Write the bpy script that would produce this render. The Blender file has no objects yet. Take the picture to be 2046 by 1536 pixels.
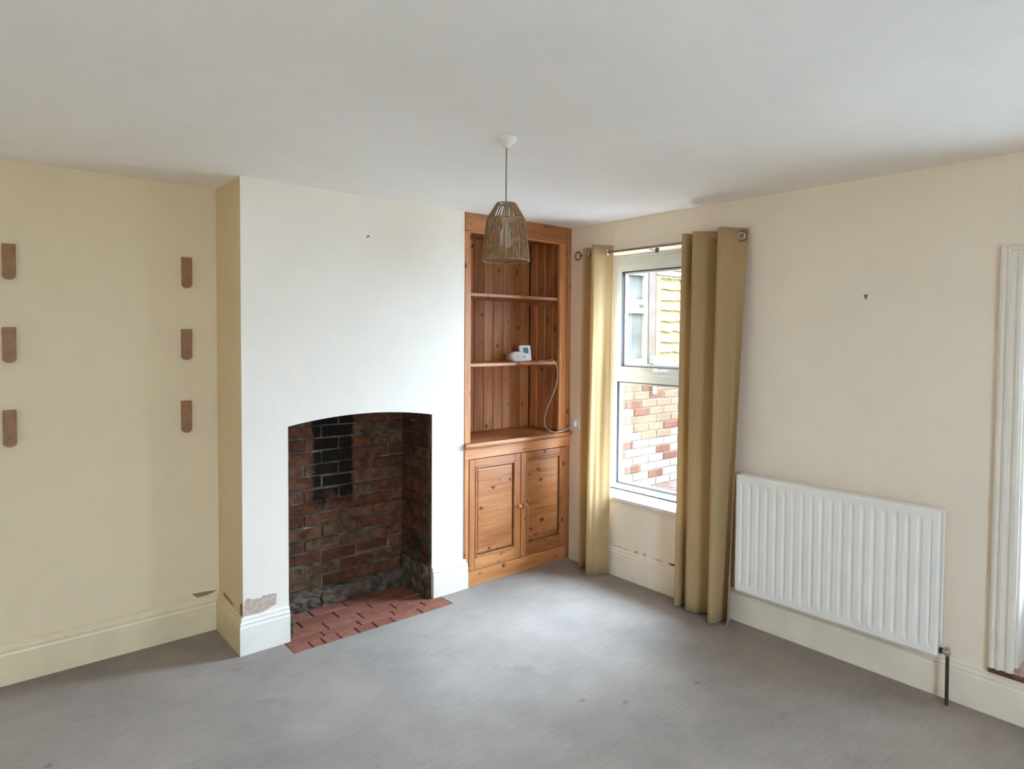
import bpy, math, random
from mathutils import Vector, Matrix
random.seed(11)
scene = bpy.context.scene
col = scene.collection

# ------------------------------------------------------------------ camera
IW, IH = 2046.0, 1536.0
F_PX, YAW, PITCH, ROLL = 1310.0, 0.7174, 0.0335, 0.0075
PP = (40.78, -51.84)                       # principal point offset from the image centre, px
cam_d = bpy.data.cameras.new('camera'); cam = bpy.data.objects.new('camera', cam_d); col.objects.link(cam)
cam_d.sensor_fit = 'HORIZONTAL'; cam_d.sensor_width = 36.0
cam_d.lens = F_PX / IW * 36.0
cam_d.shift_x = -PP[0] / IW; cam_d.shift_y = PP[1] / IW
cam_d.clip_start = 0.05; cam_d.clip_end = 200
fw = Vector((math.sin(YAW)*math.cos(PITCH), math.cos(YAW)*math.cos(PITCH), -math.sin(PITCH)))
rt0 = Vector((math.cos(YAW), -math.sin(YAW), 0)); up0 = rt0.cross(fw)
rt = math.cos(ROLL)*rt0 + math.sin(ROLL)*up0; up = -math.sin(ROLL)*rt0 + math.cos(ROLL)*up0
m3 = Matrix((rt, up, -fw)).transposed()
cam.matrix_world = Matrix.Translation((-3.4126, -3.489, 1.6512)) @ m3.to_4x4()
scene.camera = cam

# ------------------------------------------------------------------ sky, portals, exposure
world = bpy.data.worlds.new('overcast_sky'); scene.world = world; world.use_nodes = True
wn = world.node_tree.nodes; bg = wn['Background']
# overcast sky after the CIE standard: zenith three times as bright as the horizon, L = Lz (1 + 2 sin e) / 3
wl = world.node_tree.links
tc = wn.new('ShaderNodeTexCoord'); sx = wn.new('ShaderNodeSeparateXYZ'); wl.new(tc.outputs['Generated'], sx.inputs[0])
mr = wn.new('ShaderNodeMapRange'); wl.new(sx.outputs[2], mr.inputs[0])
mr.inputs[3].default_value = 1/3; mr.inputs[4].default_value = 1.0
ml = wn.new('ShaderNodeMath'); ml.operation = 'MULTIPLY'; ml.inputs[1].default_value = 30.0; wl.new(mr.outputs[0], ml.inputs[0])
bg.inputs['Color'].default_value = (0.51, 0.72, 1.0, 1); wl.new(ml.outputs[0], bg.inputs['Strength'])
scene.cycles.max_bounces = 16; scene.cycles.diffuse_bounces = 10
vs = scene.view_settings
vs.view_transform = 'Standard'; vs.look = 'None'; vs.gamma = 1.0; vs.use_curve_mapping = False
vs.exposure = 2.16

XL, XR, D, H = -2.3367, -0.953, 0.4159, 2.45      # chimney corners, alcove depth, ceiling
X_LEFT, Y_BACK, WT = -4.6, -5.2, 0.27             # hidden room ends, outer wall thickness
WIN = (-1.165, -0.255, 0.53, 2.235)               # window opening on the x = 0 wall: y0, y1, z0, z1
DOOR = (-3.62, -2.765, 0.19, 2.0)
BWIN = (-3.2, -2.2, 1.0, 2.1)                   # unseen front window added for fill light: x0, x1, z0, z1

def portal(name, loc, rot, sx, sy):
    l = bpy.data.lights.new(name, 'AREA'); l.shape = 'RECTANGLE'; l.size = sx; l.size_y = sy
    l.cycles.is_portal = True
    o = bpy.data.objects.new(name, l); col.objects.link(o); o.location = loc; o.rotation_euler = rot
portal('window_portal', (WT+.02, (WIN[0]+WIN[1])/2, (WIN[2]+WIN[3])/2), (0, math.pi/2, 0), WIN[3]-WIN[2], WIN[1]-WIN[0])
portal('door_portal', (WT+.02, (DOOR[0]+DOOR[1])/2, (DOOR[2]+DOOR[3])/2), (0, math.pi/2, 0), DOOR[3]-DOOR[2], DOOR[1]-DOOR[0])
portal('added_window_portal', ((BWIN[0]+BWIN[1])/2, Y_BACK-WT-.02, (BWIN[2]+BWIN[3])/2), (math.pi/2, 0, 0), BWIN[1]-BWIN[0], BWIN[3]-BWIN[2])

# ------------------------------------------------------------------ materials
def new_mat(name):
    m = bpy.data.materials.new(name); m.use_nodes = True
    nt = m.node_tree; b = nt.nodes['Principled BSDF']
    return m, nt, b
def node(nt, t, **kw):
    n = nt.nodes.new(t)
    for k, v in kw.items():
        if k.startswith('i_'): n.inputs[int(k[2:])].default_value = v
        else: setattr(n, k, v)
    return n
def ramp(nt, fac, stops, interp='LINEAR'):
    r = nt.nodes.new('ShaderNodeValToRGB'); r.color_ramp.interpolation = interp
    e = r.color_ramp.elements
    while len(e) < len(stops): e.new(0.5)
    for el, (p, c) in zip(e, stops): el.position = p; el.color = (*c, 1) if len(c) == 3 else c
    nt.links.new(fac, r.inputs[0]); return r.outputs[0]
def mix(nt, fac, a, b, mode='MIX'):
    n = nt.nodes.new('ShaderNodeMix'); n.data_type = 'RGBA'; n.blend_type = mode
    for sock, v in ((n.inputs[0], fac), (n.inputs[6], a), (n.inputs[7], b)):
        if hasattr(v, 'is_linked'): nt.links.new(v, sock)
        else: sock.default_value = v if isinstance(v, float) else (*v, 1)
    return n.outputs[2]
def math_n(nt, op, a, b=None, clamp=False):
    n = nt.nodes.new('ShaderNodeMath'); n.operation = op; n.use_clamp = clamp
    for sock, v in ((n.inputs[0], a), (n.inputs[1], b)):
        if v is None: continue
        if hasattr(v, 'is_linked'): nt.links.new(v, sock)
        else: sock.default_value = v
    return n.outputs[0]
def coords(nt, kind='Object', scale=(1,1,1), rand=False):
    tc = nt.nodes.new('ShaderNodeTexCoord'); mp = nt.nodes.new('ShaderNodeMapping')
    src = tc.outputs[kind]
    if rand:
        oi = nt.nodes.new('ShaderNodeObjectInfo'); add = node(nt, 'ShaderNodeVectorMath', operation='MULTIPLY_ADD')
        cx = nt.nodes.new('ShaderNodeCombineXYZ')
        for i in range(3): nt.links.new(oi.outputs['Random'], cx.inputs[i])
        nt.links.new(cx.outputs[0], add.inputs[0]); add.inputs[1].default_value = (37.1, 53.3, 71.7)
        nt.links.new(src, add.inputs[2]); src = add.outputs[0]
    nt.links.new(src, mp.inputs[0]); mp.inputs['Scale'].default_value = scale
    return mp.outputs[0]
def noise(nt, vec, scale, detail=3.0, rough=0.5, dist=0.0):
    n = nt.nodes.new('ShaderNodeTexNoise'); nt.links.new(vec, n.inputs['Vector'])
    n.inputs['Scale'].default_value = scale; n.inputs['Detail'].default_value = detail
    n.inputs['Roughness'].default_value = rough; n.inputs['Distortion'].default_value = dist
    return n.outputs['Fac']
def bump(nt, b, h, strength, dist):
    n = nt.nodes.new('ShaderNodeBump'); n.inputs['Strength'].default_value = strength; n.inputs['Distance'].default_value = dist
    nt.links.new(h, n.inputs['Height']); nt.links.new(n.outputs[0], b.inputs['Normal'])

def plain(name, c, rough=0.5, metal=0.0, var=0.06, nscale=6.0, spec=0.5):
    m, nt, b = new_mat(name)
    f = noise(nt, coords(nt), nscale, 4)
    lo = tuple(x*(1-var) for x in c); hi = tuple(min(1, x*(1+var)) for x in c)
    nt.links.new(ramp(nt, f, [(0.3, lo), (0.7, hi)]), b.inputs['Base Color'])
    b.inputs['Roughness'].default_value = rough; b.inputs['Metallic'].default_value = metal
    b.inputs['Specular IOR Level'].default_value = spec
    return m
def wall_paint(name, c, rough=0.75):
    m, nt, b = new_mat(name)
    v = coords(nt)
    f = noise(nt, v, 1.3, 5, 0.55); f2 = noise(nt, v, 9, 4)
    c1 = ramp(nt, f, [(0.3, tuple(x*0.955 for x in c)), (0.7, tuple(min(1, x*1.03) for x in c))])
    c2 = mix(nt, 0.25, c1, ramp(nt, f2, [(0.35, tuple(x*0.94 for x in c)), (0.65, c)]))
    nt.links.new(c2, b.inputs['Base Color']); b.inputs['Roughness'].default_value = rough
    b.inputs['Specular IOR Level'].default_value = 0.25
    h = math_n(nt, 'ADD', noise(nt, v, 180, 2), math_n(nt, 'MULTIPLY', noise(nt, v, 5, 3), 3.0))
    bump(nt, b, h, 0.16, 0.006)
    return m
def pine(name, axis):
    m, nt, b = new_mat(name)
    g, a = 2.2, 34.0                                   # along / across the grain
    sc = [a, a, a]; sc[axis] = g
    v = coords(nt, scale=tuple(sc), rand=True)
    wob = noise(nt, coords(nt, scale=tuple(2.5 if i == axis else 9 for i in range(3)), rand=True), 1.0, 2)
    grain = noise(nt, v, 1.0, 5, 0.6, 0.9)
    gg = math_n(nt, 'ADD', math_n(nt, 'MULTIPLY', grain, 0.75), math_n(nt, 'MULTIPLY', wob, 0.35))
    c = ramp(nt, gg, [(0.30, (0.27, 0.082, 0.024)), (0.50, (0.455, 0.172, 0.055)), (0.72, (0.60, 0.27, 0.098))])
    ks = [12.0, 12.0, 12.0]; ks[axis] = 8.0
    vo = nt.nodes.new('ShaderNodeTexVoronoi'); kw = node(nt, 'ShaderNodeVectorMath', operation='MULTIPLY_ADD')          # knots of uneven outline
    nn = nt.nodes.new('ShaderNodeTexNoise'); nn.inputs['Scale'].default_value = 3.0
    kv = coords(nt, scale=tuple(ks), rand=True); nt.links.new(kv, nn.inputs['Vector']); nt.links.new(nn.outputs['Color'], kw.inputs[0])
    kw.inputs[1].default_value = (.35, .35, .35); nt.links.new(kv, kw.inputs[2]); nt.links.new(kw.outputs[0], vo.inputs['Vector'])
    vo.inputs['Scale'].default_value = 1.0
    k = ramp(nt, vo.outputs['Distance'], [(0.08, (1,1,1)), (0.20, (0,0,0))])
    c = mix(nt, k, c, (0.085, 0.028, 0.012))
    oi = nt.nodes.new('ShaderNodeObjectInfo')
    tone = ramp(nt, oi.outputs['Random'], [(0.0, (0.72, 0.66, 0.60)), (1.0, (1.12, 1.08, 1.04))])
    c = mix(nt, 1.0, c, tone, 'MULTIPLY')
    nt.links.new(c, b.inputs['Base Color']); b.inputs['Roughness'].default_value = 0.42
    bump(nt, b, grain, 0.08, 0.002)
    return m
def brick_mat(name, stops, rough=0.9, mott=None, mott_amt=0.5, soot=None, blotch=False):
    m, nt, b = new_mat(name)
    oi = nt.nodes.new('ShaderNodeObjectInfo')
    c = ramp(nt, oi.outputs['Random'], stops)
    v = coords(nt, rand=True)
    f = noise(nt, v, 22, 5, 0.65)
    c = mix(nt, ramp(nt, f, [(0.40, (0,0,0)), (0.62, (mott_amt,)*3)]), c, mott or (0.05, 0.03, 0.02))
    if blotch:                                           # old soot and lime bloom running over several bricks
        gp = nt.nodes.new('ShaderNodeNewGeometry')
        f2 = noise(nt, gp.outputs['Position'], 5.5, 5, 0.7)
        c = mix(nt, ramp(nt, f2, [(0.30, (0.75,)*3), (0.50, (0,)*3)]), c, (0.022, 0.015, 0.010))
        c = mix(nt, ramp(nt, noise(nt, gp.outputs['Position'], 16, 6, 0.75), [(0.60, (0,)*3), (0.72, (0.55,)*3)]), c, (0.22, 0.15, 0.09))
    if soot:
        geo = nt.nodes.new('ShaderNodeNewGeometry'); sx = nt.nodes.new('ShaderNodeSeparateXYZ')
        nt.links.new(geo.outputs['Position'], sx.inputs[0])
        nz = noise(nt, geo.outputs['Position'], 12, 3)
        wx = math_n(nt, 'ADD', sx.outputs[0], math_n(nt, 'MULTIPLY', math_n(nt, 'SUBTRACT', nz, 0.5), 0.06))
        wz = math_n(nt, 'ADD', sx.outputs[2], math_n(nt, 'MULTIPLY', math_n(nt, 'SUBTRACT', nz, 0.5), 0.25))
        x0, x1, z0 = soot
        s = math_n(nt, 'MULTIPLY', math_n(nt, 'MULTIPLY', math_n(nt, 'SUBTRACT', wx, x0), 60.0, True),
                   math_n(nt, 'MULTIPLY', math_n(nt, 'SUBTRACT', x1, wx), 60.0, True))
        s = math_n(nt, 'MULTIPLY', s, math_n(nt, 'MULTIPLY', math_n(nt, 'SUBTRACT', wz, z0), 14.0, True))
        c = mix(nt, math_n(nt, 'MULTIPLY', s, 0.9), c, (0.006, 0.007, 0.006))
    nt.links.new(c, b.inputs['Base Color']); b.inputs['Roughness'].default_value = rough
    b.inputs['Specular IOR Level'].default_value = 0.05
    bump(nt, b, noise(nt, v, 60, 5), 0.5, 0.006)
    return m
def sooty_mortar():
    m, nt, b = new_mat('sooty_mortar')
    v = coords(nt, 'Object')
    f = noise(nt, v, 7, 5, 0.65)
    c = ramp(nt, f, [(0.42, (0.035, 0.024, 0.016)), (0.60, (0.13, 0.088, 0.052)), (0.72, (0.30, 0.22, 0.14))])
    nt.links.new(c, b.inputs['Base Color']); b.inputs['Roughness'].default_value = 0.95
    bump(nt, b, noise(nt, v, 70, 4), 0.6, 0.006)
    return m
def carpet_mat():
    m, nt, b = new_mat('carpet')
    v = coords(nt)
    fine = noise(nt, v, 150, 3, 0.75)
    lines = noise(nt, coords(nt, scale=(7, 75, 1)), 1.0, 4, 0.7, 0.4)
    patch = noise(nt, v, 1.6, 4, 0.6); dirt = noise(nt, v, 5.5, 5, 0.65)
    c = ramp(nt, fine, [(0.32, (0.178, 0.137, 0.103)), (0.68, (0.401, 0.316, 0.246))])
    c = mix(nt, 0.6, c, ramp(nt, lines, [(0.35, (0.214, 0.168, 0.129)), (0.65, (0.371, 0.291, 0.228))]))
    c = mix(nt, 0.62, c, ramp(nt, patch, [(0.32, (0.188, 0.148, 0.116)), (0.66, (0.350, 0.275, 0.217))]))
    c = mix(nt, ramp(nt, dirt, [(0.62, (0,0,0)), (0.74, (0.35,)*3)]), c, (0.122, 0.091, 0.069))
    sp = nt.nodes.new('ShaderNodeTexVoronoi'); nt.links.new(v, sp.inputs['Vector']); sp.inputs['Scale'].default_value = 3.3   # odd dark spots
    c = mix(nt, ramp(nt, sp.outputs['Distance'], [(0.03, (0.5,)*3), (0.07, (0,)*3)]), c, (0.088, 0.076, 0.069))
    nt.links.new(c, b.inputs['Base Color']); b.inputs['Roughness'].default_value = 1.0
    b.inputs['Specular IOR Level'].default_value = 0.05
    b.inputs['Sheen Weight'].default_value = 0.15
    h = math_n(nt, 'ADD', fine, math_n(nt, 'MULTIPLY', lines, 0.8))
    bump(nt, b, h, 0.6, 0.006)
    return m
def fabric_mat():
    m, nt, b = new_mat('curtain_fabric')
    v = coords(nt)
    c = ramp(nt, noise(nt, v, 300, 2), [(0.3, (0.49, 0.325, 0.150)), (0.7, (0.63, 0.44, 0.215))])
    nt.links.new(c, b.inputs['Base Color']); b.inputs['Roughness'].default_value = 0.85
    b.inputs['Specular IOR Level'].default_value = 0.15; b.inputs['Sheen Weight'].default_value = 0.2
    tr = nt.nodes.new('ShaderNodeBsdfTranslucent'); nt.links.new(c, tr.inputs[0])
    ms = nt.nodes.new('ShaderNodeMixShader'); ms.inputs[0].default_value = 0.28
    nt.links.new(b.outputs[0], ms.inputs[1]); nt.links.new(tr.outputs[0], ms.inputs[2])
    nt.links.new(ms.outputs[0], nt.nodes['Material Output'].inputs[0])
    return m
def glass_mat():
    m, nt, b = new_mat('window_glass'); nt.nodes.remove(b)
    t = nt.nodes.new('ShaderNodeBsdfTransparent'); t.inputs[0].default_value = (0.985, 0.99, 0.985, 1)
    g = nt.nodes.new('ShaderNodeBsdfGlossy'); g.inputs['Roughness'].default_value = 0.01
    fr = nt.nodes.new('ShaderNodeFresnel'); geo = nt.nodes.new('ShaderNodeNewGeometry')
    ior = nt.nodes.new('ShaderNodeMapRange'); nt.links.new(geo.outputs['Backfacing'], ior.inputs[0])   # same reflectance on both faces of the sheet
    ior.inputs[3].default_value = 1.45; ior.inputs[4].default_value = 1/1.45; nt.links.new(ior.outputs[0], fr.inputs[0])
    ms = nt.nodes.new('ShaderNodeMixShader'); nt.links.new(fr.outputs[0], ms.inputs[0])
    nt.links.new(t.outputs[0], ms.inputs[1]); nt.links.new(g.outputs[0], ms.inputs[2])
    nt.links.new(ms.outputs[0], nt.nodes['Material Output'].inputs[0])
    return m

CREAM = (0.87, 0.74, 0.575)
M = dict(
    wall=wall_paint('cream_wall_paint', CREAM),
    alcove=wall_paint('shade_toned_cream_paint', (0.75, 0.60, 0.385)),  # shaded copy of the wall paint: alcove shade put into the colour
    chimney=wall_paint('pale_wall_paint', (0.815, 0.71, 0.58)),  # lighter copy of that paint for the lit chimney front
    ceil=wall_paint('white_ceiling_paint', (0.88, 0.825, 0.75)),
    skirt=plain('cream_gloss', (0.82, 0.715, 0.56), 0.4),
    skirt_shaded=plain('shade_toned_gloss', (0.72, 0.58, 0.36), 0.4),  # skirting gloss with the alcove's shade put into its colour
    skirt_white=plain('white_gloss', (0.79, 0.70, 0.585), 0.35),
    carpet=carpet_mat(), pine_z=pine('pine_upright', 2), pine_x=pine('pine_across', 0),
    pine_y=pine('pine_deep', 1),
    pvc=plain('white_pvc', (0.64, 0.65, 0.64), 0.3, var=0.02),
    gasket=plain('black_gasket', (0.02, 0.02, 0.025), 0.6),
    glass=glass_mat(), fabric=fabric_mat(),
    steel=plain('brushed_pole_metal', (0.26, 0.20, 0.16), 0.35, 0.8),
    chrome=plain('pale_metal', (0.75, 0.72, 0.68), 0.25, 1.0),
    rad=plain('radiator_enamel', (0.84, 0.78, 0.69), 0.35, var=0.02),
    bracket=plain('brown_wood_stain', (0.275, 0.115, 0.027), 0.5, var=0.2, nscale=30),
    copper=plain('tarnished_copper_pipe', (0.10, 0.055, 0.035), 0.45, 0.6, var=0.3, nscale=25),
    plastic=plain('white_plastic', (0.80, 0.80, 0.76), 0.4, var=0.02),
    flex=plain('off_white_flex', (0.62, 0.52, 0.42), 0.5),
    screen=plain('grey_screen', (0.12, 0.125, 0.11), 0.3),
    rose=plain('cream_plastic', (0.78, 0.74, 0.64), 0.4, var=0.02),
    cord=plain('grey_flex', (0.22, 0.19, 0.15), 0.6),
    rattan=plain('paper_rope', (0.30, 0.17, 0.075), 0.8, var=0.35, nscale=45),
    bulb=plain('opal_bulb', (0.85, 0.83, 0.76), 0.25, var=0.01),
    plaster=plain('bare_pink_plaster', (0.50, 0.36, 0.28), 0.95, var=0.2, nscale=40),
    chip=plain('brown_chipped_plaster', (0.30, 0.19, 0.09), 0.95, var=0.25, nscale=40),
    darkwood=plain('dark_bare_wood', (0.13, 0.05, 0.025), 0.8, var=0.4, nscale=30),
    nail=plain('rusty_nail', (0.17, 0.10, 0.05), 0.6, 0.3),
    mortar=sooty_mortar(),
    cement=plain('sooty_cement', (0.088, 0.058, 0.036), 0.95, var=0.75, nscale=16),
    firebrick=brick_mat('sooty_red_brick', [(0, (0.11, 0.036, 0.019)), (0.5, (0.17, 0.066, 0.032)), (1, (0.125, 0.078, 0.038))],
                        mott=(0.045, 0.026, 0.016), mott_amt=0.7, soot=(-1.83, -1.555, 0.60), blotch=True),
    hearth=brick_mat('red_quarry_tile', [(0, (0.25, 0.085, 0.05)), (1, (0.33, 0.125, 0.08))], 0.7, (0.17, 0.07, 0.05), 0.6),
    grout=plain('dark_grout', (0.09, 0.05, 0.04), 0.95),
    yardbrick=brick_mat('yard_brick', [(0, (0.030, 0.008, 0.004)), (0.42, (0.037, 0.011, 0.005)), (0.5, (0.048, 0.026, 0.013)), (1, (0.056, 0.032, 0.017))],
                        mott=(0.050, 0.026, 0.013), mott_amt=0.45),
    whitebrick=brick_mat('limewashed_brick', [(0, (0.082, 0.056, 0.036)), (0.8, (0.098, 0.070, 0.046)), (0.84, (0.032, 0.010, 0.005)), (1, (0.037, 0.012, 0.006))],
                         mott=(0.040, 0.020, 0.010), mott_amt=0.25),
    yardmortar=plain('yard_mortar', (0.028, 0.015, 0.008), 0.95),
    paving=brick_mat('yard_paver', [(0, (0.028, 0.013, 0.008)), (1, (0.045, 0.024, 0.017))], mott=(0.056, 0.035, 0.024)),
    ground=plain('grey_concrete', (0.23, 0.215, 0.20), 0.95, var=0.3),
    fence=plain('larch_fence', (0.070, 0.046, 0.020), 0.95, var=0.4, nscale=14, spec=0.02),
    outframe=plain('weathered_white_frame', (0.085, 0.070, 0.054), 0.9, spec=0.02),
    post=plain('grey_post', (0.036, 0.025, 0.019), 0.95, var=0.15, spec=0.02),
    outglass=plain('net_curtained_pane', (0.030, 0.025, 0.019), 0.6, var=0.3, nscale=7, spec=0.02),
    greenpipe=plain('grey_green_pipe', (0.075, 0.10, 0.08), 0.5),
)

# ------------------------------------------------------------------ mesh helpers
ROOT = {}
def rloc(parent):
    l = Vector((0, 0, 0)); p = parent
    while p is not None: l += Vector(p.location); p = p.parent
    return l
class MB:
    def __init__(s): s.v, s.f = [], []
    def add(s, vs, fs):
        n = len(s.v); s.v += [tuple(v) for v in vs]; s.f += [tuple(i+n for i in f) for f in fs]; return s
    def box(s, a, b):
        x0, x1 = sorted((a[0], b[0])); y0, y1 = sorted((a[1], b[1])); z0, z1 = sorted((a[2], b[2]))
        return s.add([(x0,y0,z0),(x1,y0,z0),(x1,y1,z0),(x0,y1,z0),(x0,y0,z1),(x1,y0,z1),(x1,y1,z1),(x0,y1,z1)],
                     [(0,3,2,1),(4,5,6,7),(0,1,5,4),(1,2,6,5),(2,3,7,6),(3,0,4,7)])
    def prism(s, poly, d0, d1, axis):
        """poly in the plane of the two other axes (in xyz order), extruded d0..d1 along axis"""
        def P(p, d):
            q = list(p); q.insert(axis, d); return tuple(q)
        n = len(poly)
        vs = [P(p, d0) for p in poly] + [P(p, d1) for p in poly]
        fs = [tuple(range(n)), tuple(range(2*n-1, n-1, -1))] + [(i, (i+1) % n, n+(i+1) % n, n+i) for i in range(n)]
        return s.add(vs, fs)
    def tube(s, pts, r, n=10, closed=False):
        pts = [Vector(p) for p in pts]; k = len(pts); rs = r if isinstance(r, (list, tuple)) else [r]*k
        rings = []; ref = None
        for i, p in enumerate(pts):
            a = pts[(i-1) % k] if (closed or i > 0) else p; b = pts[(i+1) % k] if (closed or i < k-1) else p
            t = (b-a).normalized()
            if ref is None:
                ref = t.orthogonal().normalized()
            ref = (ref - t*ref.dot(t)).normalized(); w = t.cross(ref)
            rings.append([p + rs[i]*(math.cos(2*math.pi*j/n)*ref + math.sin(2*math.pi*j/n)*w) for j in range(n)])
        vs = [q for ring in rings for q in ring]; fs = []
        for i in range(k if closed else k-1):
            o, q = i*n, ((i+1) % k)*n
            fs += [(o+j, o+(j+1) % n, q+(j+1) % n, q+j) for j in range(n)]
        if not closed: fs += [tuple(range(n-1, -1, -1)), tuple(range((k-1)*n, k*n))]
        return s.add(vs, fs)
    def lathe(s, prof, c, n=32, axis=2):
        vs, fs = [], []
        for r, h in prof:
            for j in range(n):
                a = 2*math.pi*j/n; q = [r*math.cos(a), r*math.sin(a)]; q.insert(axis, h)
                vs.append((c[0]+q[0], c[1]+q[1], c[2]+q[2]))
        for i in range(len(prof)-1):
            fs += [(i*n+j, i*n+(j+1) % n, (i+1)*n+(j+1) % n, (i+1)*n+j) for j in range(n)]
        fs += [tuple(range(n-1, -1, -1)), tuple(range((len(prof)-1)*n, len(prof)*n))]
        return s.add(vs, fs)
    def mesh(s, name, mat, off=(0,0,0), smooth=False):
        me = bpy.data.meshes.new(name)
        me.from_pydata([(v[0]-off[0], v[1]-off[1], v[2]-off[2]) for v in s.v], [], s.f)
        me.validate(); me.update()
        import bmesh
        bm = bmesh.new(); bm.from_mesh(me); bmesh.ops.recalc_face_normals(bm, faces=bm.faces); bm.to_mesh(me); bm.free()
        me.materials.append(mat)
        if smooth: me.polygons.foreach_set('use_smooth', [True]*len(me.polygons))
        return me
    def build(s, name, mat, parent=None, bevel=0.0, smooth=False, center=True):
        base = rloc(parent)
        if center and s.v:
            xs, ys, zs = zip(*s.v); org = Vector(((min(xs)+max(xs))/2, (min(ys)+max(ys))/2, min(zs)))
        else: org = base.copy()
        o = bpy.data.objects.new(name, s.mesh(name, mat, org, smooth)); col.objects.link(o)
        o.parent = parent; o.location = org - base
        if bevel:
            b = o.modifiers.new('edge', 'BEVEL'); b.width = bevel; b.segments = 2; b.limit_method = 'ANGLE'
        if smooth:
            e = o.modifiers.new('split', 'EDGE_SPLIT'); e.split_angle = math.radians(40)
        return o
def bx(name, a, b, mat, parent=None, bevel=0.0): return MB().box(a, b).build(name, mat, parent, bevel)
def tag(o, label=None, cat=None, group=None, kind=None):
    if label: o['label'] = label
    if cat: o['category'] = cat
    if group: o['group'] = group
    if kind: o['kind'] = kind
    return o
def empty(name, loc, label=None, cat=None, group=None, kind=None):
    o = bpy.data.objects.new(name, None); col.objects.link(o); o.location = loc; o.empty_display_size = 0.05
    return tag(o, label, cat, group, kind)
def catmull(pts, n=10):
    pts = [Vector(p) for p in pts]; out = []
    for i in range(len(pts)-1):
        p0, p1, p2, p3 = pts[max(i-1, 0)], pts[i], pts[i+1], pts[min(i+2, len(pts)-1)]
        for k in range(n):
            t = k/n
            out.append(0.5*((2*p1) + (p2-p0)*t + (2*p0-5*p1+4*p2-p3)*t*t + (3*p1-p0-3*p2+p3)*t**3))
    return out + [pts[-1]]
def sweep(path, prof):
    """profile (offset from wall, z) swept along an xy path; the room lies to the right of the path, mitred corners"""
    P = [Vector(p) for p in path]; nrm = []
    for i in range(len(P)-1):
        d = (P[i+1]-P[i]).normalized(); nrm.append(Vector((d.y, -d.x)))
    mb = MB(); vs = []
    for i, p in enumerate(P):
        if i == 0: m, sc = nrm[0], 1
        elif i == len(P)-1: m, sc = nrm[-1], 1
        else:
            m = (nrm[i-1]+nrm[i]).normalized(); sc = 1/m.dot(nrm[i])
        for d, z in prof: q = p + m*d*sc; vs.append((q.x, q.y, z))
    n = len(prof); fs = []
    for i in range(len(P)-1):
        fs += [(i*n+j, i*n+(j+1) % n, (i+1)*n+(j+1) % n, (i+1)*n+j) for j in range(n)]
    fs += [tuple(range(n)), tuple(range(len(P)*n-1, (len(P)-1)*n-1, -1))]
    return mb.add(vs, fs)
def pierced(mb, axis, t0, t1, u0, u1, z0, z1, holes):
    """wall slab t0..t1 thick along axis with rectangular holes (u0,u1,z0,z1)"""
    us = sorted({u0, u1, *[h[0] for h in holes], *[h[1] for h in holes]}); zs = sorted({z0, z1, *[h[2] for h in holes], *[h[3] for h in holes]})
    for a, b in zip(us, us[1:]):
        for c, d in zip(zs, zs[1:]):
            if any(h[0] <= (a+b)/2 <= h[1] and h[2] <= (c+d)/2 <= h[3] for h in holes): continue
            if axis == 0: mb.box((t0, a, c), (t1, b, d))
            else: mb.box((a, t0, c), (b, t1, d))
    return mb
def place(mesh, name, loc, parent, rot=None, scale=None):
    o = bpy.data.objects.new(name, mesh); col.objects.link(o); o.parent = parent
    o.location = Vector(loc) - rloc(parent)
    if rot: o.rotation_euler = rot
    if scale: o.scale = scale
    return o
def brick_mesh(name, l, d, h, mat, b=0.005):
    import bmesh
    me = MB().box((-l/2, -d/2, -h/2), (l/2, d/2, h/2)).mesh(name, mat)
    bm = bmesh.new(); bm.from_mesh(me); bmesh.ops.bevel(bm, geom=bm.edges[:], offset=b, segments=1, affect='EDGES')
    bm.to_mesh(me); bm.free(); return me

# ------------------------------------------------------------------ room shell
FX0, FX1, FY0, FY1 = -2.10, -1.197, -0.165, 0.36    # hearth / firebox extents
HX0, HX1 = -2.135, -1.145
fl = MB()
fl.box((X_LEFT, Y_BACK, -.12), (0, FY0, 0))
fl.box((X_LEFT, FY0, -.12), (HX0, D, 0)); fl.box((HX1, FY0, -.12), (0, D, 0))
tag(fl.build('floor', M['carpet']), 'worn grey beige carpet over the whole room floor', kind='structure')
tag(bx('ceiling', (X_LEFT-.1, Y_BACK-.1, H), (WT, .75, H+.15), M['ceil']), 'plain white painted ceiling', kind='structure')
wa = MB().box((X_LEFT-.1, D, -.12), (XL+.01, D+.3, H))
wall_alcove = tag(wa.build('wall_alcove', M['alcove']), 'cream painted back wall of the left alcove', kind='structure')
wall_niche = tag(bx('wall_niche', (XR-.01, D+.005, -.12), (WT, D+.3, H), M['wall']), 'cream wall behind the pine shelving', kind='structure')
# chimney breast with the arched fire opening
ch = MB()
ch.box((XL, 0, -.12), (FX0, .72, H)); ch.box((FX1, 0, -.12), (XR, .72, H))
N = 24; zc, rise = 1.160, 0.040
arch = [(FX0 + (FX1-FX0)*i/N, zc + rise*(1-(2*i/N-1)**2)) for i in range(N+1)]
ch.prism(arch + [(FX1, H), (FX0, H)], 0, .12, 1)
ch.box((FX0, .40, -.12), (FX1, .72, H))
wall_chimney = tag(ch.build('wall_chimney', M['chimney']), 'pale painted chimney breast around the open fireplace', kind='structure')
wall_chimney.data.materials.append(M['alcove'])          # unlit side of the breast takes the paint with shade in its colour
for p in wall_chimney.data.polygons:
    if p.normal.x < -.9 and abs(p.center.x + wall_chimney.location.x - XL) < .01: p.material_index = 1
ww = pierced(MB(), 0, 0, WT, Y_BACK-.1, D+.3, -.12, H, [WIN, DOOR])
wall_window = tag(ww.build('wall_window', M['wall']), 'cream wall with the window and radiator', kind='structure')
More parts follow.
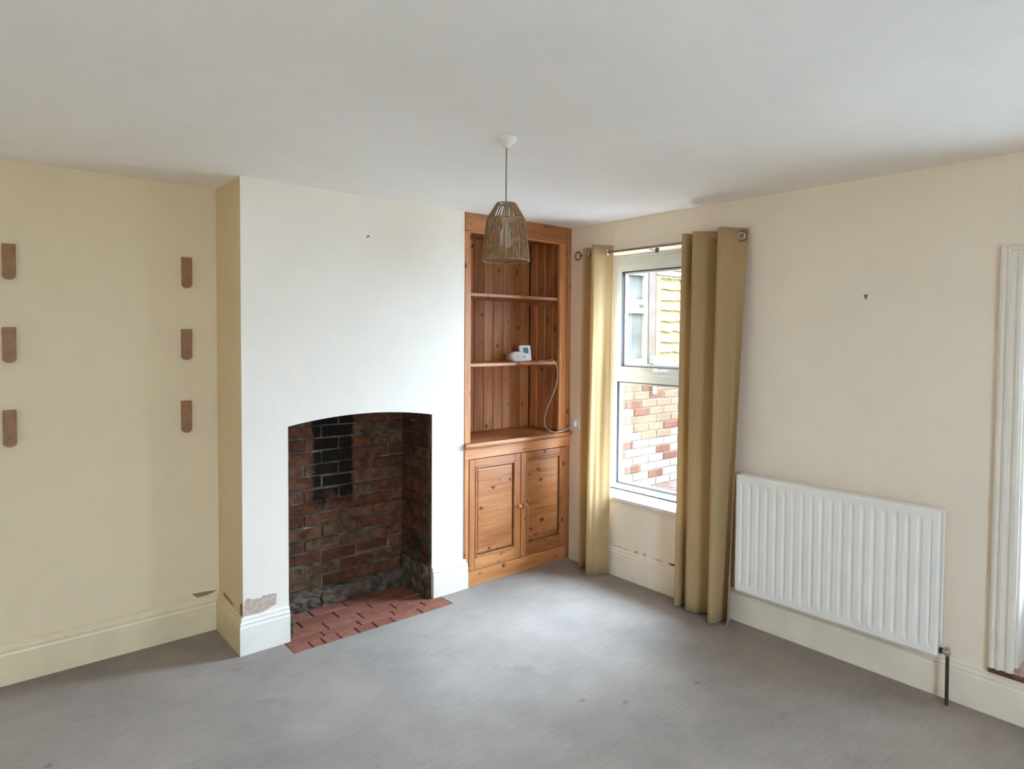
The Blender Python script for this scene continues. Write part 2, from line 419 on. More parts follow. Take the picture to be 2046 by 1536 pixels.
tag(bx('wall_left', (X_LEFT-.1, Y_BACK, -.12), (X_LEFT, D, H), M['wall']), 'cream side wall of the room', kind='structure')
tag(pierced(MB(), 1, Y_BACK-WT, Y_BACK, X_LEFT-.1, WT, -.12, H, [BWIN]).build('wall_back', M['wall']), 'cream front wall with the added fill window', kind='structure')

SK = [(0, 0), (.022, 0), (.022, .142), (.019, .150), (.0185, .154), (.0205, .158), (.0205, .164), (.013, .170), (.012, .174), (.0135, .178), (.0125, .186), (.006, .192), (0, .192)]
bb = tag(sweep([(X_LEFT, D), (XL, D), (XL, 0), (FX0, 0)], SK).build('baseboard_left', M['skirt_shaded']), 'cream moulded skirting round the alcove', kind='structure')
bb.data.materials.append(M['skirt_white'])  # lit front run gets the lighter gloss, alcove run keeps its painted shade
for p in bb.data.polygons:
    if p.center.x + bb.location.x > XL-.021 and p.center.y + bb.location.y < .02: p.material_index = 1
tag(sweep([(FX1, 0), (XR, 0), (XR, .012)], SK).build('baseboard_chimney', M['skirt_white']), 'white moulded skirting beside the fireplace', kind='structure')
tag(sweep([(0, -.034), (0, Y_BACK)], SK).build('baseboard_window', M['skirt']), 'cream moulded skirting under window and radiator', kind='structure')
tag(sweep([(0, Y_BACK), (X_LEFT, Y_BACK), (X_LEFT, D)], SK).build('baseboard_back', M['skirt']), 'cream skirting along the front wall', kind='structure')

# bare plaster and chips where the paint has come away (thin skins on the walls)
def ragged(name, pts, mat, parent, plane, jitter=0.006, t=0.0015):
    out = []
    for i, p in enumerate(pts):
        q = pts[(i+1) % len(pts)]; out.append(p)
        for k in (1, 2, 3):
            out.append((p[0]+(q[0]-p[0])*k/4+random.uniform(-1, 1)*jitter, p[1]+(q[1]-p[1])*k/4+random.uniform(-1, 1)*jitter))
    axis, v, sgn = plane
    return MB().prism(out, v, v+sgn*t, axis).build(name, mat, parent)
ragged('bare_plaster_patch', [(-2.333, .196), (-2.330, .262), (-2.318, .285), (-2.255, .268), (-2.235, .282), (-2.165, .275), (-2.168, .215), (-2.23, .196)], M['plaster'], wall_chimney, (1, 0, -1), .004)
ragged('paint_chip', [(-2.475, .223), (-2.44, .222), (-2.345, .215), (-2.37, .203), (-2.45, .196)], M['chip'], wall_alcove, (1, D, -1), .003)
ragged('paint_chip', [(.34, .215), (.30, .228), (.20, .215), (.13, .212), (.19, .200), (.30, .205)], M['chip'], wall_chimney, (0, XL, -1), .003)
ragged('paint_chip', [(.045, .195), (.045, .25), (.004, .255), (.004, .195)], M['chip'], wall_chimney, (0, XL, -1), .003)
for y, z, w, h in ((-.52, .199, .13, .006), (-.66, .203, .030, .014), (-.73, .204, .022, .018), (-.84, .198, .09, .005), (-.955, .200, .05, .012)):
    ragged('paint_chip', [(y-w/2, z-h/2), (y-w/2, z+h/2), (y+w/2, z+h/2), (y+w/2, z-h/2)], M['nail'] if y < -.9 else M['plaster'], wall_window, (0, 0, -1), .0035)

# ------------------------------------------------------------------ fireplace
fp = empty('fireplace', ((FX0+FX1)/2, .2, -.02), 'open sooty brick fireplace recess in the chimney breast', 'fireplace')
bx('mortar_back', (FX0, .352, -.1), (FX1, .40, 1.6), M['mortar'], fp)
bx('mortar_side', (FX0-.02, .005, -.1), (FX0+.006, .36, 1.5), M['mortar'], fp)
bx('mortar_side', (FX1-.006, .005, -.1), (FX1+.02, .36, 1.5), M['mortar'], fp)
bmk = brick_mesh('fire_brick', .216, .03, .066, M['firebrick'])
bhk = brick_mesh('fire_half_brick', .104, .03, .066, M['firebrick'])
for r in range(17):
    z = .145 + r*.0765
    y = .352
    x = FX0 - (.0 if r % 2 else .112); zz = z
    while x < FX1 - .02:
        c0, c1 = max(x, FX0), min(x+.216, FX1)
        if c1-c0 > .04:
            place(bmk, 'brick', ((c0+c1)/2, y+.008+random.uniform(-.006, .006), zz+random.uniform(-.005, .005)), fp,
                  (0, random.uniform(-.022, .022), 0), ((c1-c0)/.216, 1, 1))
        x += .2265
    for sx in (FX0+.004, FX1-.004):
        y0 = .02 - (.11 if r % 2 else 0)
        while y0 < .33:
            a, b = max(y0, .02), min(y0+.216, .345)
            if b-a > .04:
                place(bmk, 'brick', (sx+random.uniform(-.002, .002), (a+b)/2, zz), fp, (0, 0, math.pi/2), ((b-a)/.216, .6, 1))
            y0 += .2265
def rough_block(name, a, b, mat, parent, amp=.008, n=10):
    a, b = Vector(a), Vector(b); mb = MB()
    nx = max(2, int((b.x-a.x)/.05)); ny = max(2, int((b.y-a.y)/.05)); nz = max(2, int((b.z-a.z)/.04))
    import bmesh
    bm = bmesh.new(); bmesh.ops.create_cube(bm, size=1)
    bmesh.ops.subdivide_edges(bm, edges=bm.edges[:], cuts=n, use_grid_fill=True)
    c = (a+b)/2; d = b-a
    for v in bm.verts:
        v.co = Vector((v.co.x*d.x, v.co.y*d.y, v.co.z*d.z)) + c + Vector([random.uniform(-amp, amp) for _ in range(3)])
    mb.v = [tuple(v.co) for v in bm.verts]; bm.verts.index_update(); mb.f = [tuple(v.index for v in f.verts) for f in bm.faces]; bm.free()
    return mb.build(name, mat, parent)
rough_block('cement_ledge', (FX0+.005, .30, -.06), (-1.79, .352, .105), M['cement'], fp)
rough_block('cement_ledge', (-1.78, .305, -.06), (-1.42, .352, .100), M['cement'], fp)
rough_block('cement_ledge', (-1.41, .31, -.06), (FX1-.03, .352, .110), M['cement'], fp)
rough_block('cement_side', (FX1-.03, .02, -.06), (FX1+.01, .345, .20), M['cement'], fp)
rough_block('cement_side', (FX0-.01, .02, -.06), (FX0+.03, .345, .16), M['cement'], fp)
rough_block('hole_shade_block', (FX1-.016, .10, .27), (FX1-.003, .19, .34), M['gasket'], fp, .004, 3)  # solid black block, the hole's dark inside painted on

he = empty('hearth', ((HX0+HX1)/2, .05, -.02), 'flush hearth of worn red quarry tiles before the fireplace', 'hearth')
bx('hearth_bed', (HX0, FY0, -.12), (HX1, -.002, -.012), M['grout'], he)
bx('hearth_bed', (FX0, -.002, -.12), (FX1, .352, -.012), M['grout'], he)
tiles = {}
def tile(x0, x1, y0, y1):
    l, d = round(x1-x0-.006, 3), round(y1-y0-.006, 3)
    if (l, d) not in tiles: tiles[(l, d)] = brick_mesh('hearth_tile', l, d, .02, M['hearth'], .003)
    place(tiles[(l, d)], 'tile', ((x0+x1)/2, (y0+y1)/2, -.009+random.uniform(-.0015, .0015)), he,
          (random.uniform(-.004, .004), random.uniform(-.004, .004), 0))
xs = [HX0, -2.03, -1.962, -1.872, -1.765, -1.656, -1.548, -1.36, HX1]
for a, b in zip(xs, xs[1:]): tile(a, b, FY0, -.075)
xs = [HX0, -1.93, -1.715, -1.50, -1.29, HX1]
for a, b in zip(xs, xs[1:]): tile(a, b, -.075, -.003)
for r, y in enumerate((-.003, .102, .207)):
    x = FX0+.008 - (.107 if r % 2 else 0)
    while x < FX1-.03:
        a, b = max(x, FX0+.008), min(x+.215, FX1-.012)
        if b-a > .04: tile(a, b, y, y+.105)
        x += .215

# ------------------------------------------------------------------ pine alcove: shelving above, cupboard below
CT = 0.950                                            # worktop height
sh = empty('alcove_shelving', (-.476, .2, CT), 'built in knotty pine shelving filling the alcove beside the window', 'shelving')
bx('stile', (XR+.001, -.004, CT), (-.905, .02, H-.002), M['pine_z'], sh, .003)
bx('stile', (-.110, -.004, CT), (-.042, .02, H-.002), M['pine_z'], sh, .003)
bx('stile', (-.040, -.008, CT), (-.001, .02, H-.002), M['pine_z'], sh, .003)
bx('top_rail', (XR+.001, -.006, 2.332), (-.042, .021, H-.002), M['pine_x'], sh, .003)
bx('cornice_bead', (XR+.001, -.012, 2.322), (-.11, .02, 2.334), M['pine_x'], sh, .003)
bx('top_panel', (XR+.001, .02, 2.36), (-.002, D, 2.375), M['pine_x'], sh)
bmesh_board = {}
def vboard(x0, x1, y0, y1, z0, z1, parent):
    """one tongue-and-groove board with a V edge"""
    k = (round(x1-x0, 4), round(y1-y0, 4), round(z1-z0, 3))
    if k not in bmesh_board: bmesh_board[k] = brick_mesh('tongue_and_groove_board', x1-x0, y1-y0, z1-z0, M['pine_z'], .0055)
    return place(bmesh_board[k], 'board', ((x0+x1)/2, (y0+y1)/2, (z0+z1)/2), parent)
BW = .0885; x = -.062
bx('back_panel', (XR+.002, .402, CT), (-.002, D, 2.37), M['darkwood'], sh)
while x > XR + .01:
    x0 = max(x-BW, XR+.002); vboard(x0, x-.003, .388, .403, CT, 2.37, sh); x -= BW
y = .388
while y > .03:
    y0 = max(y-BW, .022); vboard(-.062, -.046, y0, y-.003, CT, 2.37, sh); y -= BW
bx('side_panel', (-.046, .022, CT), (-.002, .40, 2.37), M['darkwood'], sh)
vb = .022
while vb < .38:
    e = min(vb+BW, .388); vboard(XR+.002, XR+.018, vb, e-.001, CT, 2.37, sh); vb += BW
for zt in (1.937, 1.470):
    bx('shelf', (XR+.019, .022, zt-.022), (-.063, .387, zt), M['pine_x'], sh, .004)
    bx('shelf_batten', (-.078, .05, zt-.05), (-.063, .387, zt-.0225), M['pine_y'], sh)
    bx('shelf_batten', (XR+.019, .05, zt-.05), (XR+.034, .387, zt-.0225), M['pine_y'], sh)

cu = empty('alcove_cupboard', (-.476, .2, 0), 'low two door pine cupboard under the alcove shelving', 'cupboard')
wt = MB().prism([(-.036, CT-.006), (-.030, CT), (D-.004, CT), (D-.004, CT-.026), (-.022, CT-.026), (-.028, CT-.020), (-.036, CT-.014)], XR+.001, -.001, 0)
wtb = wt.build('worktop', M['pine_x'], cu)
bx('worktop_nosing', (XR-.012, -.037, CT-.026), (-.001, -.023, CT-.001), M['pine_x'], cu, .005)
bx('cove_moulding', (XR+.001, -.020, CT-.040), (-.001, -.004, CT-.026), M['pine_x'], cu, .006)
bx('top_rail', (XR+.001, -.008, .842), (-.001, .016, CT-.027), M['pine_x'], cu, .002)
bx('stile', (XR+.001, -.008, .0), (-.921, .016, .842), M['pine_z'], cu, .002)
bx('stile', (-.043, -.008, .0), (-.001, .016, .842), M['pine_z'], cu, .002)
bx('plinth', (-.920, -.008, 0), (-.044, .016, .100), M['pine_x'], cu, .002)
bx('carcass_back', (XR+.001, .38, 0), (-.001, .395, CT-.03), M['pine_x'], cu)
def cup_door(x0, x1, knob_x):
    d = empty('door', ((x0+x1)/2, 0, .104)); d.parent = cu; d.location = Vector(((x0+x1)/2, 0, .104)) - rloc(cu)
    z0, z1, w = .104, .838, .046
    bx('stile', (x0, -.012, z0), (x0+w, .012, z1), M['pine_z'], d, .003)
    bx('stile', (x1-w, -.012, z0), (x1, .012, z1), M['pine_z'], d, .003)
    bx('rail', (x0+w, -.0115, z1-w), (x1-w, .012, z1), M['pine_x'], d, .003)
    bx('rail', (x0+w, -.0115, z0), (x1-w, .012, z0+.078), M['pine_x'], d, .003)
    a, b, c, e = x0+w, x1-w, z0+.078, z1-w
    fr = MB()
    for (p, q) in (((a, c), (a+.014, e)), ((b-.014, c), (b, e)), ((a+.014, c), (b-.014, c+.014)), ((a+.014, e-.014), (b-.014, e))):
        fr.box((p[0], -.016, p[1]), (q[0], 0, q[1]))
    fr.build('panel_moulding', M['pine_x'], d, .004)
    pn = MB()                                           # raised and fielded panel
    a, b, c, e = a+.012, b-.012, c+.012, e-.012; s = .018
    pn.add([(a, .004, c), (b, .004, c), (b, .004, e), (a, .004, e), (a+s, -.007, c+s), (b-s, -.007, c+s), (b-s, -.007, e-s), (a+s, -.007, e-s)],
           [(0,1,5,4), (1,2,6,5), (2,3,7,6), (3,0,4,7), (4,5,6,7), (3,2,1,0)])
    pn.build('panel', M['pine_x'], d)
    MB().lathe([(.001, -.044), (.009, -.043), (.0135, -.038), (.014, -.032), (.010, -.026), (.006, -.022), (.007, -.012)][::-1], (knob_x, 0, .474), 20, 1).build('knob', M['pine_x'], d, smooth=True)
cup_door(-.917, -.480, -.503)
cup_door(-.474, -.047, -.451)

# ------------------------------------------------------------------ window
WX = .18
w1 = empty('window_1', (WX, (WIN[0]+WIN[1])/2, WIN[2]), 'white plastic framed window with opening top sash', kind='structure')
y0, y1, z0, z1 = WIN[0]+.003, WIN[1]-.003, .548, WIN[3]-.002
def ring(a, b, c, d, t, tb=None, tt=None):
    """rectangular frame bars: a..b in y, c..d in z, bar width t"""
    tb = t if tb is None else tb; tt = t if tt is None else tt
    return [((a, c), (a+t, d)), ((b-t, c), (b, d)), ((a+t, c), (b-t, c+tb)), ((a+t, d-tt), (b-t, d))]
def frame(name, bars, x0, x1, mat, parent, bev=.003):
    mb = MB()
    for p, q in bars: mb.box((x0, p[0], p[1]), (x1, q[0], q[1]))
    return mb.build(name, mat, parent, bev)
frame('outer_frame', ring(y0, y1, z0, z1, .056, .046, .07), WX, WX+.065, M['pvc'], w1)
bx('frame_bead', (WX-.012, y0, z1-.014), (WX, y1, z1), M['pvc'], w1, .003)
bx('transom', (WX-.002, y0+.056, 1.330), (WX+.065, y1-.056, 1.392), M['pvc'], w1, .003)
sa = frame('sash', ring(y0+.052, y1-.052, 1.388, 2.168, .052, .056, .052), WX-.014, WX+.05, M['pvc'], w1)
frame('glazing_gasket', ring(y0+.102, y1-.102, 1.442, 2.118, .006), WX-.0155, WX+.03, M['gasket'], w1, 0)
frame('glazing_bead', ring(y0+.108, y1-.108, 1.448, 2.112, .012), WX+.004, WX+.03, M['pvc'], w1, 0)
frame('glazing_gasket', ring(y0+.054, y1-.054, .592, 1.332, .006), WX-.0015, WX+.03, M['gasket'], w1, 0)
frame('glazing_bead', ring(y0+.060, y1-.060, .598, 1.326, .012), WX+.012, WX+.03, M['pvc'], w1, 0)
bx('pane', (WX+.022, y0+.10, 1.44), (WX+.026, y1-.10, 2.12), M['glass'], w1)
bx('pane', (WX+.022, y0+.05, .59), (WX+.026, y1-.05, 1.335), M['glass'], w1)
hd = bx('handle', (WX-.040, -.790, 1.411), (WX-.028, -.665, 1.425), M['chrome'], w1, .004)
bx('handle_base', (WX-.030, -.690, 1.400), (WX-.014, -.650, 1.436), M['pvc'], w1, .003)
MB().tube([(WX-.014, -.67, 1.418), (WX-.036, -.67, 1.418)], .009, 14).build('handle_pivot', M['chrome'], w1, smooth=True)
sl = MB().box((0, WIN[0]+.002, WIN[2]-.0), (WX+.02, WIN[1]-.002, WIN[2]+.02)).box((-.034, WIN[0]-.05, WIN[2]-.006), (0, WIN[1]+.05, WIN[2]+.02))
sl.build('sill', M['skirt_white'], w1, .004)
bx('sill_cill', (WX-.02, WIN[0]+.003, WIN[2]+.02), (WX+.06, WIN[1]-.003, .549), M['pvc'], w1, .003)

# unseen front window, added behind the camera to fill the room with daylight
w2 = empty('added_fill_window', ((BWIN[0]+BWIN[1])/2, Y_BACK-.15, BWIN[2]), 'unseen white front window added for fill light', kind='structure')
mb = MB(); n2 = 2; wd = (BWIN[1]-BWIN[0])/n2
for i in range(n2):
    a, b = BWIN[0]+wd*i, BWIN[0]+wd*(i+1)
    for p, q in ring(a, b, BWIN[2], BWIN[3], .06): mb.box((p[0], Y_BACK-.19, p[1]), (q[0], Y_BACK-.12, q[1]))
mb.build('frame', M['pvc'], w2)
for i in range(n2):
    bx('pane', (BWIN[0]+wd*i+.05, Y_BACK-.162, BWIN[2]+.05), (BWIN[0]+wd*(i+1)-.05, Y_BACK-.158, BWIN[3]-.05), M['glass'], w2)
bx('sill', (BWIN[0]-.05, Y_BACK-.12, BWIN[2]-.02), (BWIN[1]+.05, Y_BACK+.04, BWIN[2]), M['skirt_white'], w2)

# ------------------------------------------------------------------ garden door at the right edge
d1 = empty('door_1', (.12, (DOOR[0]+DOOR[1])/2, DOOR[2]), 'white glazed garden door with a lower panel', kind='structure')
ya, yb, za, zb = DOOR
frame('door_frame', [((ya, za), (ya+.05, zb)), ((yb-.012, za), (yb, zb)), ((ya+.05, zb-.05), (yb-.012, zb))], .135, .20, M['pvc'], d1)
lf = empty('door_leaf', (.15, (ya+yb)/2, za)); lf.parent = d1; lf.location = Vector((.15, (ya+yb)/2, za+.02)) - rloc(d1)
frame('leaf_frame', [((ya+.05, za+.022), (ya+.42, zb-.05)), ((yb-.03, za+.022), (yb-.013, zb-.05)), ((ya+.42, zb-.14), (yb-.03, zb-.05)), ((ya+.42, za+.022), (yb-.03, .63))], .125, .185, M['pvc'], lf)  # unseen far stile made wide to narrow the pane and cut its light
bx('pane', (.152, ya+.41, .62), (.156, yb-.025, zb-.13), M['glass'], lf)
bx('door_lining', (.0, yb-.010, za+.02), (.135, yb-.0005, zb), M['skirt_white'], d1)
bx('door_lining', (.0, ya+.0005, za+.02), (.135, ya+.010, zb), M['skirt_white'], d1)
bx('door_lining', (.0, ya+.010, zb-.010), (.135, yb-.010, zb-.0005), M['skirt_white'], d1)
bx('threshold', (-.03, ya-.09, za+.003), (.26, yb+.092, za+.020), M['darkwood'], d1, .003)
rough_block('crumbled_plaster', (-.012, yb-.10, za+.016), (.10, yb-.004, za+.045), M['plaster'], d1, .006, 6)
bx('added_light_baffle', (WT+.001, ya-.35, 2.13), (1.85, yb+.35, 2.19), M['pvc'], d1, .01)  # unseen slab added above the door to cut its daylight
# architrave: moulded profile up, across, down
AP = [(0, 0), (0, .022), (.010, .026), (.014, .020), (.024, .018), (.028, .024), (.038, .026), (.044, .016), (.056, .014), (.066, .020), (.078, .019), (.092, .012), (.092, 0)]
zt = zb + .072
def arch_bar(pts):
    """pts: mitre-joined inner corners as (y, z) with outward (dy, dz)"""
    mb = MB(); vs = []; n = len(AP)
    for (yy, zz), (dy, dz) in pts:
        for u, t in AP:
            w = .092 - u
            vs.append((-t, yy + dy*w, zz + dz*w))
    fs = []
    for i in range(len(pts)-1):
        fs += [(i*n+j, i*n+(j+1) % n, (i+1)*n+(j+1) % n, (i+1)*n+j) for j in range(n)]
    fs += [tuple(range(n)), tuple(range(len(pts)*n-1, (len(pts)-1)*n-1, -1))]
    return mb.add(vs, fs)
tr = arch_bar([((yb, za+.021), (1, 0)), ((yb, zb), (1, .66)), ((ya, zb), (-1, .66)), ((ya, za+.021), (-1, 0))]).build('trim_1', M['skirt_white'])
tag(tr, 'cream moulded door surround beside the radiator', kind='structure')

# ------------------------------------------------------------------ curtain pole and curtains
PXX, PZ = -.072, 2.229
rd = empty('curtain_rod', (PXX, -.8, PZ), 'thin metal curtain pole with ring finials over the window', 'curtain rod')
MB().tube([(PXX, -.185, PZ), (PXX, -1.425, PZ)], .008, 16).build('pole', M['steel'], rd, smooth=True)
for yc, yn in ((-.150, -.185), (-1.460, -1.425)):
    MB().tube([(PXX, yc+.028*math.cos(a), PZ+.028*math.sin(a)) for a in [2*math.pi*i/28 for i in range(28)]], .0065, 10, True).build('ring_finial', M['steel'], rd, smooth=True)
    s = 1 if yn < yc else -1
    MB().lathe([(.008, 0), (.011, .003), (.011, .012), (.006, .015)], (PXX, yn if s > 0 else yn-.0, PZ), 16, 1).build('finial_collar', M['steel'], rd, smooth=True)
for yy in (-.215, -.800, -1.405):
    b = MB().tube([(-.001, yy, PZ-.012), (-.03, yy, PZ-.016), (PXX, yy, PZ-.012)], .004 if yy == -.8 else .006, 10)
    b.lathe([(.018, -.004), (.018, -.0005)], (0, yy, PZ-.012), 18, 0)
    b.build('pole_bracket', M['steel'], rd, smooth=True)

def curtain(name, label, top, bot, rings):
    ys = [p[1] for p in top]
    c = empty(name, (PXX, sum(ys)/len(ys), .012), label, 'curtain', 'pair of window curtains')
    T, B = catmull([(a, b, 0) for a, b in top], 12), catmull([(a, b, 0) for a, b in bot], 12)
    rows = 26; zt, zb_ = 2.276, .012; mb = MB(); n = len(T)
    vs = []
    for r in range(rows+1):
        f = r/rows; g = f**0.8
        for i in range(n):
            p = T[i].lerp(B[i], g); wob = (.004*math.sin(7*f+i*.22) + .0012*math.sin(i*.62+2*f))*min(1, f*3)
            vs.append((p.x+wob, p.y+wob*.5, zt+(zb_-zt)*f))
    fs = [(r*n+i, r*n+i+1, (r+1)*n+i+1, (r+1)*n+i) for r in range(rows) for i in range(n-1)]
    mb.add(vs, fs)
    o = mb.build('cloth', M['fabric'], c, smooth=False)
    o.data.polygons.foreach_set('use_smooth', [True]*len(o.data.polygons))
    so = o.modifiers.new('thick', 'SOLIDIFY'); so.thickness = .003
    for yy, ang in rings:
        e = [(PXX+.019*math.cos(a)*math.cos(ang), yy+.019*math.cos(a)*math.sin(ang), PZ+.019*math.sin(a)) for a in [2*math.pi*i/24 for i in range(24)]]
        MB().tube(e, .0045, 8, True).build('eyelet', M['chrome'], c, smooth=True)
    return c
curtain('curtain', 'narrow gold curtain drawn back between pine cupboard and window',
        [(-.050, -.225), (-.120, -.245), (-.035, -.290), (-.050, -.325), (-.150, -.362), (-.175, -.388), (-.150, -.405), (-.090, -.428), (-.045, -.462)],
        [(-.060, -.212), (-.125, -.235), (-.050, -.280), (-.065, -.312), (-.160, -.345), (-.185, -.375), (-.150, -.395), (-.100, -.415), (-.052, -.455)],
        [(-.262, .5), (-.335, -.5), (-.440, .25)])
curtain('curtain', 'wide tan curtain hanging between the window and the radiator',
        [(-.030, -1.060), (-.120, -1.082), (-.125, -1.108), (-.020, -1.138), (-.015, -1.158), (-.140, -1.172), (-.140, -1.205), (-.045, -1.290), (-.018, -1.328), (-.070, -1.345), (-.165, -1.358), (-.165, -1.398), (-.085, -1.432), (-.030, -1.475)],
        [(-.045, -1.045), (-.135, -1.072), (-.130, -1.100), (-.040, -1.118), (-.040, -1.136), (-.135, -1.150), (-.140, -1.200), (-.075, -1.290), (-.040, -1.318), (-.110, -1.330), (-.190, -1.346), (-.175, -1.378), (-.060, -1.402), (-.150, -1.450)],
        [(-1.125, -.7), (-1.172, .8), (-1.262, -.7), (-1.345, .6), (-1.452, -.8)])

# ------------------------------------------------------------------ radiator
ra = empty('radiator', (-.07, -1.98, .19), 'white double panel radiator with vertical flutes under bare wall', 'radiator')
RY0, RY1, RZ0, RZ1 = -2.497, -1.463, .212, .880
def rad_panel(name, xf, xb):
    ny = 206; pitch = .0505; m = .034; dep = .0065
    ysn = [RY0 + (RY1-RY0)*i/ny for i in range(ny+1)]
    zsn = [RZ0, RZ0+.010, RZ0+.034, RZ0+.052, RZ0+.072, .45, .65, RZ1-.072, RZ1-.052, RZ1-.034, RZ1-.010, RZ1]
    def h(y, z):
        if y < RY0+m or y > RY1-m: e = min(y-RY0, RY1-y); return -.006*max(0, 1-e/.008) if e < .008 else 0
        k = ((y-RY0-m)/pitch) % 1.0; g = min(1, max(0, (.5-abs(k-.5))*5.5-.35))
        za = min(z-RZ0, RZ1-z); f = min(1, max(0, (za-.034)/.038))
        return dep*(1-g)*-f
    vs = []; n = ny+1
    for z in zsn:
        edge = .006 if z in (RZ0, RZ1) else 0
        for y in ysn: vs.append((xf - h(y, z) + edge, y, z))
    fs = [(r*n+i, r*n+i+1, (r+1)*n+i+1, (r+1)*n+i) for r in range(len(zsn)-1) for i in range(ny)]
    k = len(vs)
    vs += [(xb, RY0, RZ0), (xb, RY1, RZ0), (xb, RY1, RZ1), (xb, RY0, RZ1)]
    top = (len(zsn)-1)*n
    fs += [(k, k+1, k+2, k+3), tuple([k, k+1] + list(range(ny, -1, -1))), tuple([k+3, k+2] + [top+i for i in range(ny, -1, -1)]),
           tuple([k] + [r*n for r in range(len(zsn))] + [k+3]), tuple([k+1] + [r*n+ny for r in range(len(zsn))] + [k+2])]
    o = MB().add(vs, fs).build(name, M['rad'], ra)
    return o
rad_panel('front_panel', -.106, -.092)
bx('rear_panel', (-.058, RY0-.004, RZ0), (-.044, RY1, RZ1), M['rad'], ra, .005)
for yy in (RY0+.03, RY1-.03):
    MB().tube([(-.092, yy, RZ1-.03), (-.058, yy, RZ1-.03)], .014, 14).build('connector', M['rad'], ra, smooth=True)
    MB().tube([(-.092, yy, RZ0+.03), (-.058, yy, RZ0+.03)], .014, 14).build('connector', M['rad'], ra, smooth=True)
    bx('wall_bracket', (-.044, yy-.06 if yy > -2 else yy+.03, RZ0+.1), (-.001, yy-.03 if yy > -2 else yy+.06, RZ1-.08), M['rad'], ra)
va = MB().tube([(-.075, RY0-.001, .240), (-.075, RY0-.034, .240)], .010, 14)
va.lathe([(.013, -.014), (.015, -.010), (.015, .004), (.011, .008), (.011, .022), (.007, .026)], (-.075, RY0-.034, .240), 16, 2)
va.build('valve', M['chrome'], ra, smooth=True)
MB().tube([(-.075, RY0-.002, .240), (-.075, RY0-.016, .240)], .0145, 6).build('union_nut', M['copper'], ra)
MB().tube([(-.075, RY0-.034, .228), (-.076, RY0-.036, .001)], .0078, 12).build('pipe', M['copper'], ra, smooth=True)

# ------------------------------------------------------------------ pendant lamp
LX, LY = -1.743, -1.407
pl = empty('pendant_lamp', (LX, LY, H), 'woven brown rope pendant lamp hanging from the ceiling', 'pendant lamp')
MB().lathe([(.040, 0), (.0405, -.008), (.037, -.014), (.018, -.030), (.010, -.038), (.004, -.040)], (LX, LY, H), 32).build('ceiling_rose', M['rose'], pl, smooth=True)
MB().tube([(LX, LY, H-.038), (LX-.001, LY, 2.28), (LX, LY, 2.165)], .0028, 10).build('cord', M['cord'], pl, smooth=True)
MB().lathe([(.006, 2.172), (.013, 2.168), (.0165, 2.150), (.0165, 2.110), (.014, 2.104)], (LX, LY, 0), 20).build('lamp_holder', M['rose'], pl, smooth=True)
MB().lathe([(.013, 2.106), (.014, 2.094), (.020, 2.078), (.0285, 2.055), (.030, 2.040), (.026, 2.022), (.015, 2.011), (.002, 2.008)], (LX, LY, 0), 24).build('bulb', M['bulb'], pl, smooth=True)
ST, SM, SB = (2.186, .0375), (2.122, .077), (1.957, .095)
shd = empty('lamp_shade', (LX, LY, SB[0])); shd.parent = pl; shd.location = Vector((LX, LY, SB[0])) - rloc(pl)
for (z, r) in (ST, SM, SB):
    MB().tube([(LX+r*math.cos(a), LY+r*math.sin(a), z) for a in [2*math.pi*i/40 for i in range(40)]], .0034 if z == SB[0] else .0026, 8, True).build('hoop', M['rattan'] if z != ST[0] else M['cord'], shd, smooth=True)
for k in range(6):
    a = 2*math.pi*k/6
    MB().tube([(LX+r*math.cos(a)*.97, LY+r*math.sin(a)*.97, z) for z, r in (ST, SM, SB)], .002, 6).build('rib', M['cord'], shd)
st = MB(); NS = 84
def shade_r(f):
    return (ST[1]+(SM[1]-ST[1])*f/.28, ST[0]+(SM[0]-ST[0])*f/.28) if f < .28 else (SM[1]+(SB[1]-SM[1])*(f-.28)/.72, SM[0]+(SB[0]-SM[0])*(f-.28)/.72)
for k in range(NS):
    a0 = 2*math.pi*k/NS; j1, j2 = random.uniform(-.11, .11), random.uniform(-.05, .05)
    f0 = 0 if random.random() < .62 else random.uniform(.2, .45)
    pts = []
    for i in range(9):
        f = f0 + (1-f0)*i/8; r, z = shade_r(f)
        a = a0 + j1*math.sin(f*7+k) * (1-f) + j2*math.sin(f*3.2)
        pts.append((LX+(r+.0012*(-1)**k)*math.cos(a), LY+(r+.0012*(-1)**k)*math.sin(a), z))
    st.tube(pts, [.0018+.0010*i/8 for i in range(9)], 5)
st.build('woven_strands', M['rattan'], shd)['kind'] = 'stuff'
fin = MB().lathe([(.0165, 2.183), (.0165, 2.186), (.010, 2.187)], (LX, LY, 0), 16)
for k in range(3):
    a = 2*math.pi*k/3+.4
    fin.tube([(LX+.012*math.cos(a), LY+.012*math.sin(a), 2.185), (LX+.0375*math.cos(a), LY+.0375*math.sin(a), 2.186)], .0016, 6)
fin.build('shade_carrier', M['cord'], shd)

